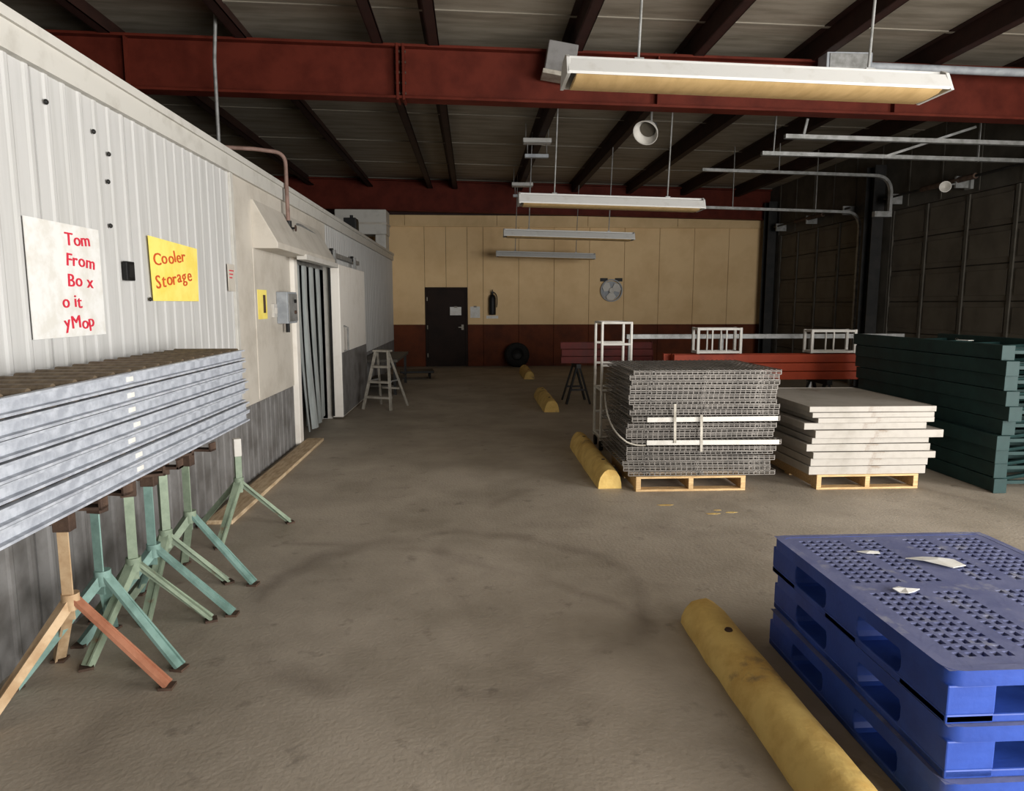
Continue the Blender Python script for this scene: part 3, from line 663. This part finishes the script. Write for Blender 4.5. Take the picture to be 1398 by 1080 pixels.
# ================================================================= PARKING STOPS
def stop_profile(w, h):
    return [(-w/2,0),(-w/2+.005,h*.30),(-w*.40,h*.62),(-w*.26,h*.88),(-w*.10,h),(w*.10,h),(w*.26,h*.88),(w*.40,h*.62),(w/2-.005,h*.30),(w/2,0)]
def parking_stop(x, y0, y1, label, w=.25, h=.19, rz_=0):
    t = thing('parking_stop', label, 'parking stop', (x,(y0+y1)/2,0), rz_, group='yellow stops along the aisle')
    L = (y1-y0)/2; n = 14; vs = []; fs = []; rnd = random.Random(int(y0*10)); pr = stop_profile(w, h); k = len(pr)
    for i in range(n+1):
        y = -L+2*L*i/n; e = .94 if i in (0, n) else 1
        for u, v in pr: vs.append((u*e+rnd.uniform(-.004,.004), y, max(0, v*e+(rnd.uniform(-.006,.004) if v > .01 else 0))))
    for i in range(n):
        for j in range(k-1): fs.append((i*k+j, i*k+j+1, (i+1)*k+j+1, (i+1)*k+j))
        fs.append((i*k+k-1, i*k, (i+1)*k, (i+1)*k+k-1))
    fs += [tuple(range(k)), tuple(range(n*k, n*k+k))[::-1]]
    MB().add(vs, fs).build('concrete_body', 'yellow', t, smooth=True)
    for s in (-1, 1):
        p = MB().lathe([(0,.012),(.016,.012),(.02,.004),(.02,-.02),(0,-.02)], (0,s*L*.62,h-.006), (0,0,1), 10).build('anchor_pin', 'rustdark', t, smooth=True)
    return t
parking_stop(1.215, 1.50, 3.44, 'worn yellow parking stop in front of the blue pallets', w=.24, h=.135, rz_=R_(1))
parking_stop(1.24, 6.12, 8.00, 'yellow parking stop left of the wire deck stack', w=.23, h=.19)
parking_stop(1.22, 10.65, 12.45, 'yellow parking stop in dim middle distance of the aisle')
parking_stop(1.26, 15.4, 17.1, 'farthest yellow parking stop close to the far wall')

# ================================================================= BLUE PLASTIC PALLETS
PX0, PY0, PW, PD, PHH = 1.47, 1.95, 1.05, 1.27, .183
def deck_mesh():
    b = MB(); pit = .042; mx, my = .075, .075
    nx = int((PW-2*mx)/pit); ny = int((PD-2*my)/pit); px = (PW-2*mx)/nx; py = (PD-2*my)/ny
    z1, z0 = 0.0, -.012
    b.add([(0,0,z1),(PW,0,z1),(PW,PD,z1),(0,PD,z1),(mx,my,z1),(PW-mx,my,z1),(PW-mx,PD-my,z1),(mx,PD-my,z1)], [(0,1,5,4),(1,2,6,5),(2,3,7,6),(3,0,4,7)])
    def solid(i, j):
        u, v = (i+.5)/nx, (j+.5)/ny
        return abs(u-.5) < .06 or abs(v-.5) < .055 or (abs(u-.26) < .022) or (abs(u-.74) < .022)
    for i in range(nx):
        for j in range(ny):
            x0, y0 = mx+i*px, my+j*py; x1, y1 = x0+px, y0+py
            if solid(i, j):
                b.add([(x0,y0,z1),(x1,y0,z1),(x1,y1,z1),(x0,y1,z1)], [(0,1,2,3)]); continue
            hx, hy = px*.27, py*.36
            if (i+j) % 2: hx, hy = px*.30, py*.30
            cx_, cy_ = (x0+x1)/2, (y0+y1)/2
            v = [(x0,y0,z1),(x1,y0,z1),(x1,y1,z1),(x0,y1,z1)]
            v += [(cx_-hx,cy_-hy,z1),(cx_+hx,cy_-hy,z1),(cx_+hx,cy_+hy,z1),(cx_-hx,cy_+hy,z1)]
            v += [(cx_-hx,cy_-hy,z0),(cx_+hx,cy_-hy,z0),(cx_+hx,cy_+hy,z0),(cx_-hx,cy_+hy,z0)]
            b.add(v, [(0,1,5,4),(1,2,6,5),(2,3,7,6),(3,0,4,7),(4,5,9,8),(5,6,10,9),(6,7,11,10),(7,4,8,11)])
    me = bpy.data.meshes.new('deck'); me.from_pydata(b.v, [], b.f); me.materials.append(M['bluetop']); return me
def rrect(x0, y0, x1, y1, r, n=5):
    out = []
    for cx_, cy_, a in ((x1-r,y1-r,0),(x0+r,y1-r,90),(x0+r,y0+r,180),(x1-r,y0+r,270)):
        for i in range(n+1):
            t = R_(a+90*i/n); out.append((cx_+r*math.cos(t), cy_+r*math.sin(t)))
    return out
def blue_pallet(label):
    t = thing('plastic_pallet', label, 'pallet', (PX0,PY0,0), group='blue plastic pallets')
    H = PHH-.004
    link('deck', deck_mesh(), t, loc=(0,0,H))
    # rim: rounded outline skirt hanging under the deck edge
    out = rrect(-.004,-.004,PW+.004,PD+.004,.055); inn = rrect(.03,.03,PW-.03,PD-.03,.04); n = len(out); H2 = H+.001; zb = H-.052
    b = MB(); b.add([(x,y,H2) for x,y in out]+[(x,y,zb) for x,y in out]+[(x,y,zb) for x,y in inn]+[(x,y,H2) for x,y in inn],
        [(i,(i+1)%n,n+(i+1)%n,n+i) for i in range(n)]+[(n+i,n+(i+1)%n,2*n+(i+1)%n,2*n+i) for i in range(n)]+[(2*n+i,2*n+(i+1)%n,3*n+(i+1)%n,3*n+i) for i in range(n)]+[(3*n+i,3*n+(i+1)%n,(i+1)%n,i) for i in range(n)])
    ro = b.build('rim', 'blue', t, smooth=True); ro.data.materials.append(M['bluetop'])
    for p in ro.data.polygons:
        if p.normal.z > .7: p.material_index = 1
    # blocks flare where they meet deck and runner so the fork openings have rounded corners
    rows = ((.0,.24),(PD*.5-.12,PD*.5+.12),(PD-.24,PD)); cols = ((.0,.16),(PW*.5-.08,PW*.5+.08),(PW-.16,PW))
    for xa, xb in cols:
        for ya, yb in rows:
            q = .03; pr = []
            zl, zh = .03, H-.050
            y0e = ya if ya == 0 else ya-q; y1e = yb if yb == PD else yb+q
            pr = [(y0e,zl),(y1e,zl),(y1e-(q*.7 if yb != PD else 0),zl+q*.35),(yb,zl+q),(yb,zh-q),(y1e-(q*.7 if yb != PD else 0),zh-q*.35),(y1e,zh),(y0e,zh),(y0e+(q*.7 if ya != 0 else 0),zh-q*.35),(ya,zh-q),(ya,zl+q),(y0e+(q*.7 if ya != 0 else 0),zl+q*.35)]
            cl = []
            for p in pr:
                if not cl or (abs(p[0]-cl[-1][0])+abs(p[1]-cl[-1][1])) > 1e-5: cl.append(p)
            MB().prism(cl, 'X', xa, xb).build('block', 'blue', t, .006)
    for xa, xb in cols:
        MB().box((xa,0,0),(xb,PD,.032)).build('runner', 'blue', t, .006)
    for ya, yb in rows:
        MB().box((.0,ya,.002),(PW,yb,.030)).build('cross_runner', 'blue', t, .005)
    for k in range(8):                     # stiffening ribs under the deck
        x = .09+k*.123; MB().box((x-.006,.04,H-.045),(x+.006,PD-.04,H-.013)).build('deck_rib', 'blue', t)
    return t
bp = blue_pallet('x')
for k, (lab, dx, dy, r) in enumerate((('bottom blue plastic pallet of the three, resting on the floor',-.004,-.03,.4),('middle blue plastic pallet of the stack of three',.004,-.01,-.3),('top blue plastic pallet with perforated scuffed deck',0,0,0))):
    o = bp if k == 0 else copy_tree(bp)
    o['label'] = lab; o.location = (PX0+dx, PY0+dy, k*(PHH-.0025)); o.rotation_euler = (0,0,R_(r))
PT = 3*PHH-.008
def scrap(x, y, pts, label, seed, h=.012):
    rnd = random.Random(seed); n = len(pts); b = MB()
    top = [(px_, py_, .004+rnd.uniform(.0,h)) for px_, py_ in pts]; c = (sum(p[0] for p in pts)/n, sum(p[1] for p in pts)/n)
    vs = top+[(p[0],p[1],p[2]-.003) for p in top]+[(c[0],c[1],h+.006),(c[0],c[1],h+.003)]
    fs = [(i,(i+1)%n,2*n) for i in range(n)]+[((i+1)%n+n,i+n,2*n+1) for i in range(n)]+[(i,i+n,(i+1)%n+n,(i+1)%n) for i in range(n)]
    o = b.add(vs, fs).build('paper_scrap', 'paper', None, loc=(x,y,PT)); return tag(o, label, 'scrap', 'paper scraps on the top pallet')
scrap(2.02, 2.82, [(-.10,.06),(-.03,.05),(.04,.04),(.10,.03),(.10,-.05),(.03,-.07),(-.01,-.03),(-.05,.01)], 'large torn white paper scrap on blue pallet near right edge', 1)
scrap(1.70, 2.53, [(-.05,.01),(-.015,.025),(.01,.04),(.02,.02),(.055,.0),(.02,-.02),(-.01,-.03),(-.035,-.015)], 'small bright white paper scrap on blue pallet near its left edge', 2)
scrap(1.80, 2.96, [(-.05,.015),(.0,.02),(.05,.01),(.04,-.02),(-.02,-.015)], 'thin faint paper scrap toward back of blue pallet deck', 3, .006)

# ================================================================= WOODEN PALLETS
def wood_pallet(x, y, w, d, label):
    t = thing('wooden_pallet', label, 'pallet', (x,y,0), group='wooden pallets'); H = .135
    for k, sx in enumerate((0, w/2-.022, w-.044)): MB().box((sx,0,.018),(sx+.044,d,H-.018)).build('stringer', 'woodpal', t, .003)
    n = 7
    for k in range(n):
        y0 = k*(d-.10)/(n-1); MB().box((0,y0,H-.018),(w,y0+.10,H)).build('top_board', 'woodpal', t, .002)
    for k in range(3):
        y0 = k*(d-.10)/2; MB().box((0,y0,0),(w,y0+.10,.018)).build('bottom_board', 'woodpal', t, .002)
    return t
wood_pallet(1.45, 6.0, 1.0, 1.1, 'pale wooden pallet under the grey wire deck stack')
wood_pallet(3.10, 5.98, .95, 1.2, 'wooden pallet under the stack of white boards')

# ================================================================= WIRE DECKS
DW, DD = 1.34, 1.10
def wire_mesh_data(m):
    b = MB(); r = .0068
    nx = 28; ny = 12
    for i in range(nx+1):
        x = DW*i/nx; b.beam((x,0,.034),(x,DD,.034),r,r); b.beam((x,.0,-.005),(x,.0,.036),r,r,(0,1,0))
    for j in range(ny+1):
        y = DD*j/ny; b.beam((0,y,.029),(DW,y,.029),r,r)
    b.beam((0,-.002,-.004),(DW,-.002,-.004),.007,.007); b.beam((0,-.002,.016),(DW,-.002,.016),.006,.006)
    b.beam((0,DD,-.004),(DW,DD,-.004),.007,.007)
    return b.mesh('wire_grid', m)
WG = {'wire': wire_mesh_data('wire'), 'white': wire_mesh_data('white')}
def chan_mesh(m):
    return MB().prism([(-.03,-.008),(-.018,-.008),(-.012,.022),(.012,.022),(.018,-.008),(.03,-.008),(.03,-.005),(.021,-.005),(.015,.026),(-.015,.026),(-.021,-.005),(-.03,-.005)], 'Y', .0, DD).mesh('channel', m)
CHN = {'wire': chan_mesh('wire'), 'white': chan_mesh('white')}
def wire_deck(label, x, y, z, rz_, m, lip=False):
    t = thing('wire_deck', label, 'wire deck', (x,y,z), rz_, group='wire decks on the left pallet')
    g = link('wire_grid', WG[m], t); g['kind'] = 'stuff'
    for cx_ in (.18, .67, 1.16): link('support_channel', CHN[m], t, loc=(cx_,0,0))
    if lip: MB().box((.13,-.016,-.008),(DW-.02,-.006,.036)).build('front_lip', 'white', t, .003)
    return t
random.seed(11)
zs = [.145+.046*k for k in range(6)]+[.437]+[.488+.046*k for k in range(3)]+[.642]+[.695+.0445*k for k in range(9)]
ordn = ['lowest','second','third','fourth','fifth','sixth','seventh','eighth','ninth','tenth','eleventh','twelfth','thirteenth','fourteenth','fifteenth','sixteenth','seventeenth','eighteenth','nineteenth','topmost']
for k, z in enumerate(zs):
    lip = k in (6, 10)
    x = 1.36+random.uniform(-.035,.035); y = 6.02+random.uniform(-.02,.03)
    if k >= 11: x = 1.40+random.uniform(-.02,.03); y = 6.05+random.uniform(-.02,.03)
    if lip: y = 5.99; x = 1.40
    if k < 6: x = 1.34+random.uniform(-.01,.05)
    lab = ('wire deck with white front lip, %s of the two in the left stack' % ('lower' if k == 6 else 'upper')) if lip else ('grey zinc wire deck, topmost of the stack on the left pallet' if k == len(zs)-1 else 'grey zinc wire deck, %s from the bottom of the left pallet stack' % ordn[k].replace('lowest','first'))
    wire_deck(lab, x, y, z, R_(random.uniform(-1.4,1.2)), 'wire', lip)
# uprights bars and a loose loop of strapping on the stack
for k, (x, z0, z1) in enumerate(((1.78,.45,.80),(2.02,.37,.70))):
    o = MB().beam((x,5.958,z0),(x-.01,5.958,z1),.022,.006,(0,1,0)).build('steel_strap', 'alu'); tag(o, 'pale vertical strap on wire deck stack, %s of two' % ('left' if k == 0 else 'right'), 'strap')
o = MB().tube(sm((1.29,6.7,.80),(1.19,6.15,.60),(1.30,6.0,.50))+sm((1.33,5.99,.47),(1.42,5.975,.42),(1.52,5.975,.43))[1:], .008, 8).build('loose_strap', 'alu', smooth=True); tag(o, 'loose grey strap looping off left side of wire deck stack', 'strap')

# ================================================================= WHITE PANELS
random.seed(21)
pn = [(.0,.135,.075),(.015,.213,.07),(.02,.286,.06),(-.03,.349,.065),(.02,.417,.055),(.03,.475,.07),(-.06,.548,.06),(.05,.611,.045),(.0,.659,.045),(.03,.707,.05)]
wl = ['first','second','third','fourth','fifth','sixth','seventh','eighth','ninth']
for k, (dx, z, th) in enumerate(pn):
    w = 1.12+random.uniform(-.05,.08); d = 1.32+random.uniform(-.05,.05); y = 5.99+random.uniform(-.02,.02)
    if k == 9: w, d, dx = 1.17, 1.42, -.02
    lab = 'grubby white flat board, topmost of the stack on the right pallet' if k == 9 else 'grubby white flat board, %s from the bottom of the right pallet stack' % wl[k]
    t = thing('insulation_board', lab, 'board', (3.03+dx,y,z), R_(random.uniform(-1.2,1.2)), group='white boards on the right pallet')
    MB().box((.012,.012,0.004),(w-.012,d-.012,th-.004)).build('core', 'panelwhite', t)
    MB().box((0,0,0),(w,.014,th)).build('edge_strip', 'panelwhite', t, .003); MB().box((0,d-.014,0),(w,d,th)).build('edge_strip', 'panelwhite', t, .003)
    MB().box((0,.014,0),(.014,d-.014,th)).build('edge_strip', 'panelwhite', t, .003); MB().box((w-.014,.014,0),(w,d-.014,th)).build('edge_strip', 'panelwhite', t, .003)

# ================================================================= GREEN RACK UPRIGHTS
gl = ['first','second','third','fourth','fifth','sixth','seventh','eighth','ninth']
def upright(label):
    t = thing('rack_upright', label, 'rack frame', (4.62,5.75,0), group='green rack uprights'); L = 2.40; W = 1.05
    for x in (0, W):
        p = MB().prism([(x,.004),(x+.08,.004),(x+.08,.03),(x+.068,.03),(x+.068,.118),(x+.08,.118),(x+.08,.13),(x,.13)], 'Y', 0, L).build('post', 'green', t, .003)
    n = 5
    for k in range(n):
        a = .15+k*(L-.3)/n; e = .15+(k+1)*(L-.3)/n
        MB().beam((.05,a,.06),(W+.03,a,.06),.035,.03).build('cross_brace', 'green', t)
        MB().beam((.05,a,.07),(W+.03,e,.07),.035,.03).build('diagonal_brace', 'green', t)
    for x in (0, W): MB().box((x-.02,-.012,-.0),(x+.10,0,.13)).build('foot_plate', 'green', t, .003)
    return t
ug = upright('x')
random.seed(5)
for k in range(10):
    o = ug if k == 0 else copy_tree(ug)
    o['label'] = 'dark green rack upright frame, topmost of the stack at far right' if k == 9 else 'dark green rack upright frame, %s from the bottom of its stack' % gl[k]
    o.location = (4.62+random.uniform(-.03,.03), 5.75+random.uniform(-.06,.06), k*.1315)
t = thing('paper_tag', 'small pale tag lying on top of the green rack stack', 'tag', (4.80,6.55,1.317), R_(20))
MB().box((-.04,-.06,0),(.04,.06,.004)).build('card', 'paper', t); MB().tube(sm((0,.06,.004),(.02,.10,.03),(.05,.13,.004)), .002, 6).build('string', 'strapm', t)

# ================================================================= ORANGE AND RED RACK BEAMS, TRESTLES, CAGES, RAIL, CART
def trestle(x, y, h, label, d=.6):
    t = thing('steel_trestle', label, 'trestle', (x,y,0), group='trestles under the rack beams')
    MB().box((-.04,-d/2,h-.07),(.04,d/2,h)).build('top_bar', 'blackcol', t, .003)
    for s in (-1,1):
        for q in (-1,1): MB().beam((q*.03,s*(d/2-.08),h-.07),(q*.20,s*(d/2-.02),.01),.04,.03).build('leg', 'blackcol', t)
    for s in (-1,1): MB().beam((-.12,s*(d/2-.05),.25),(.12,s*(d/2-.05),.25),.03,.03).build('rung', 'blackcol', t)
trestle(3.05, 9.65, .62, 'black trestle under left end of the orange beams'); trestle(4.95, 9.65, .62, 'black trestle under right end of the orange beams')
trestle(1.75, 11.7, .68, 'black trestle under left end of dull red beams'); trestle(2.75, 11.7, .68, 'black trestle under right end of dull red beams')
def rack_beam(label, x, y, z, L, m, grp, rz_=0):
    t = thing('rack_beam', label, 'rack beam', (x,y,z), rz_, group=grp)
    MB().prism([(-.025,0),(.025,0),(.025,.075),(.005,.075),(.005,.11),(-.025,.11)], 'X', .006, L-.006).build('beam_bar', m, t, .003)
    for s in (0, L-.006): MB().box((s,-.035,-.0),(s+.006,.05,.118)).build('end_plate', m, t)
    return t
names3 = ['front','middle','rear']; lv = ['bottom','middle','top']
random.seed(9)
for k in range(3):
    for j in range(3):
        rack_beam('orange rack beam, %s layer, %s of three in the pile' % (lv[k], names3[j]), 2.68+random.uniform(-.08,.10)+(0.0 if k < 2 else .05), 9.48+j*.12+random.uniform(-.008,.008), .62+k*.121, 2.72, 'orange', 'orange rack beams')
for k in range(3):
    for j in range(2):
        rack_beam('dull red rack beam, %s layer, %s of two in the pile' % (lv[k], ['front','rear'][j]), 1.48+random.uniform(-.05,.05), 11.62+j*.12, .68+k*.121, 1.55, 'dullred', 'dull red rack beams')
def cage(x, y, z, w, d, h, label, nv):
    t = thing('wire_cage', label, 'cage', (x,y,z), group='white cages on the orange beams')
    for cx_ in (0,w):
        for cy_ in (0,d): MB().box((cx_-.018,cy_-.018,0),(cx_+.018,cy_+.018,h)).build('corner_post', 'white', t, .003)
    for zz in (.02,h-.02):
        for cy_ in (0,d): MB().beam((0,cy_,zz),(w,cy_,zz),.025,.03).build('rail', 'white', t)
        for cx_ in (0,w): MB().beam((cx_,0,zz),(cx_,d,zz),.025,.03).build('rail', 'white', t)
    for k in range(1,nv):
        for cy_ in (0,d): MB().beam((w*k/nv,cy_,.02),(w*k/nv,cy_,h-.02),.018,.018,(0,1,0)).build('bar', 'white', t)
    MB().box((0.01,.01,.01),(w-.01,d-.01,.02)).build('tray', 'alu', t)
cage(3.12, 9.50, .985, .60, .22, .36, 'white barred cage on orange beams behind the wire decks', 3)
cage(4.74, 9.50, .985, .62, .22, .33, 'white barred cage on right end of the orange beams', 2)
t = thing('steel_rail', 'long grey steel rail on posts behind the orange beams', 'rail', (2.3,10.35,0))
MB().prism([(-.03,1.15),(.03,1.15),(.03,1.22),(-.03,1.22)], 'X', 0, 4.3).build('top_rail', 'galvdull', t, .004)
for x in (.06, 1.45, 2.85, 4.24): MB().box((x-.03,-.03,0),(x+.03,.03,1.15)).build('post', 'galvdull', t, .003)
for x in (.06, 1.45, 2.85, 4.24): MB().box((x-.08,-.08,0),(x+.08,.08,.01)).build('foot_plate', 'galvdull', t)
t = thing('tube_cart', 'tall white tubular cart frame behind the wire deck stack', 'cart', (1.43,7.75,0), R_(0))
for x in (.02,.35):
    for y in (0,.42): MB().cyl((x,y,.12),(x,y,1.47),.016,10).build('upright', 'white', t, smooth=True)
for z in (1.46,1.22,.98,.70,.40,.16):
    for y in (0,.42): MB().cyl((.02,y,z),(.35,y,z),.014,8).build('rung', 'white', t, smooth=True)
for z in (1.46,.70,.16):
    for x in (.02,.35): MB().cyl((x,0,z),(x,.42,z),.014,8).build('side_rail', 'white', t, smooth=True)
MB().box((.0,-.02,.14),(.37,.44,.16)).build('base_deck', 'alu', t, .004)
for x in (.03,.34):
    for y in (.03,.39): MB().cyl((x-.015,y,.06),(x+.015,y,.06),.06,14).build('caster', 'rubber', t, smooth=True)
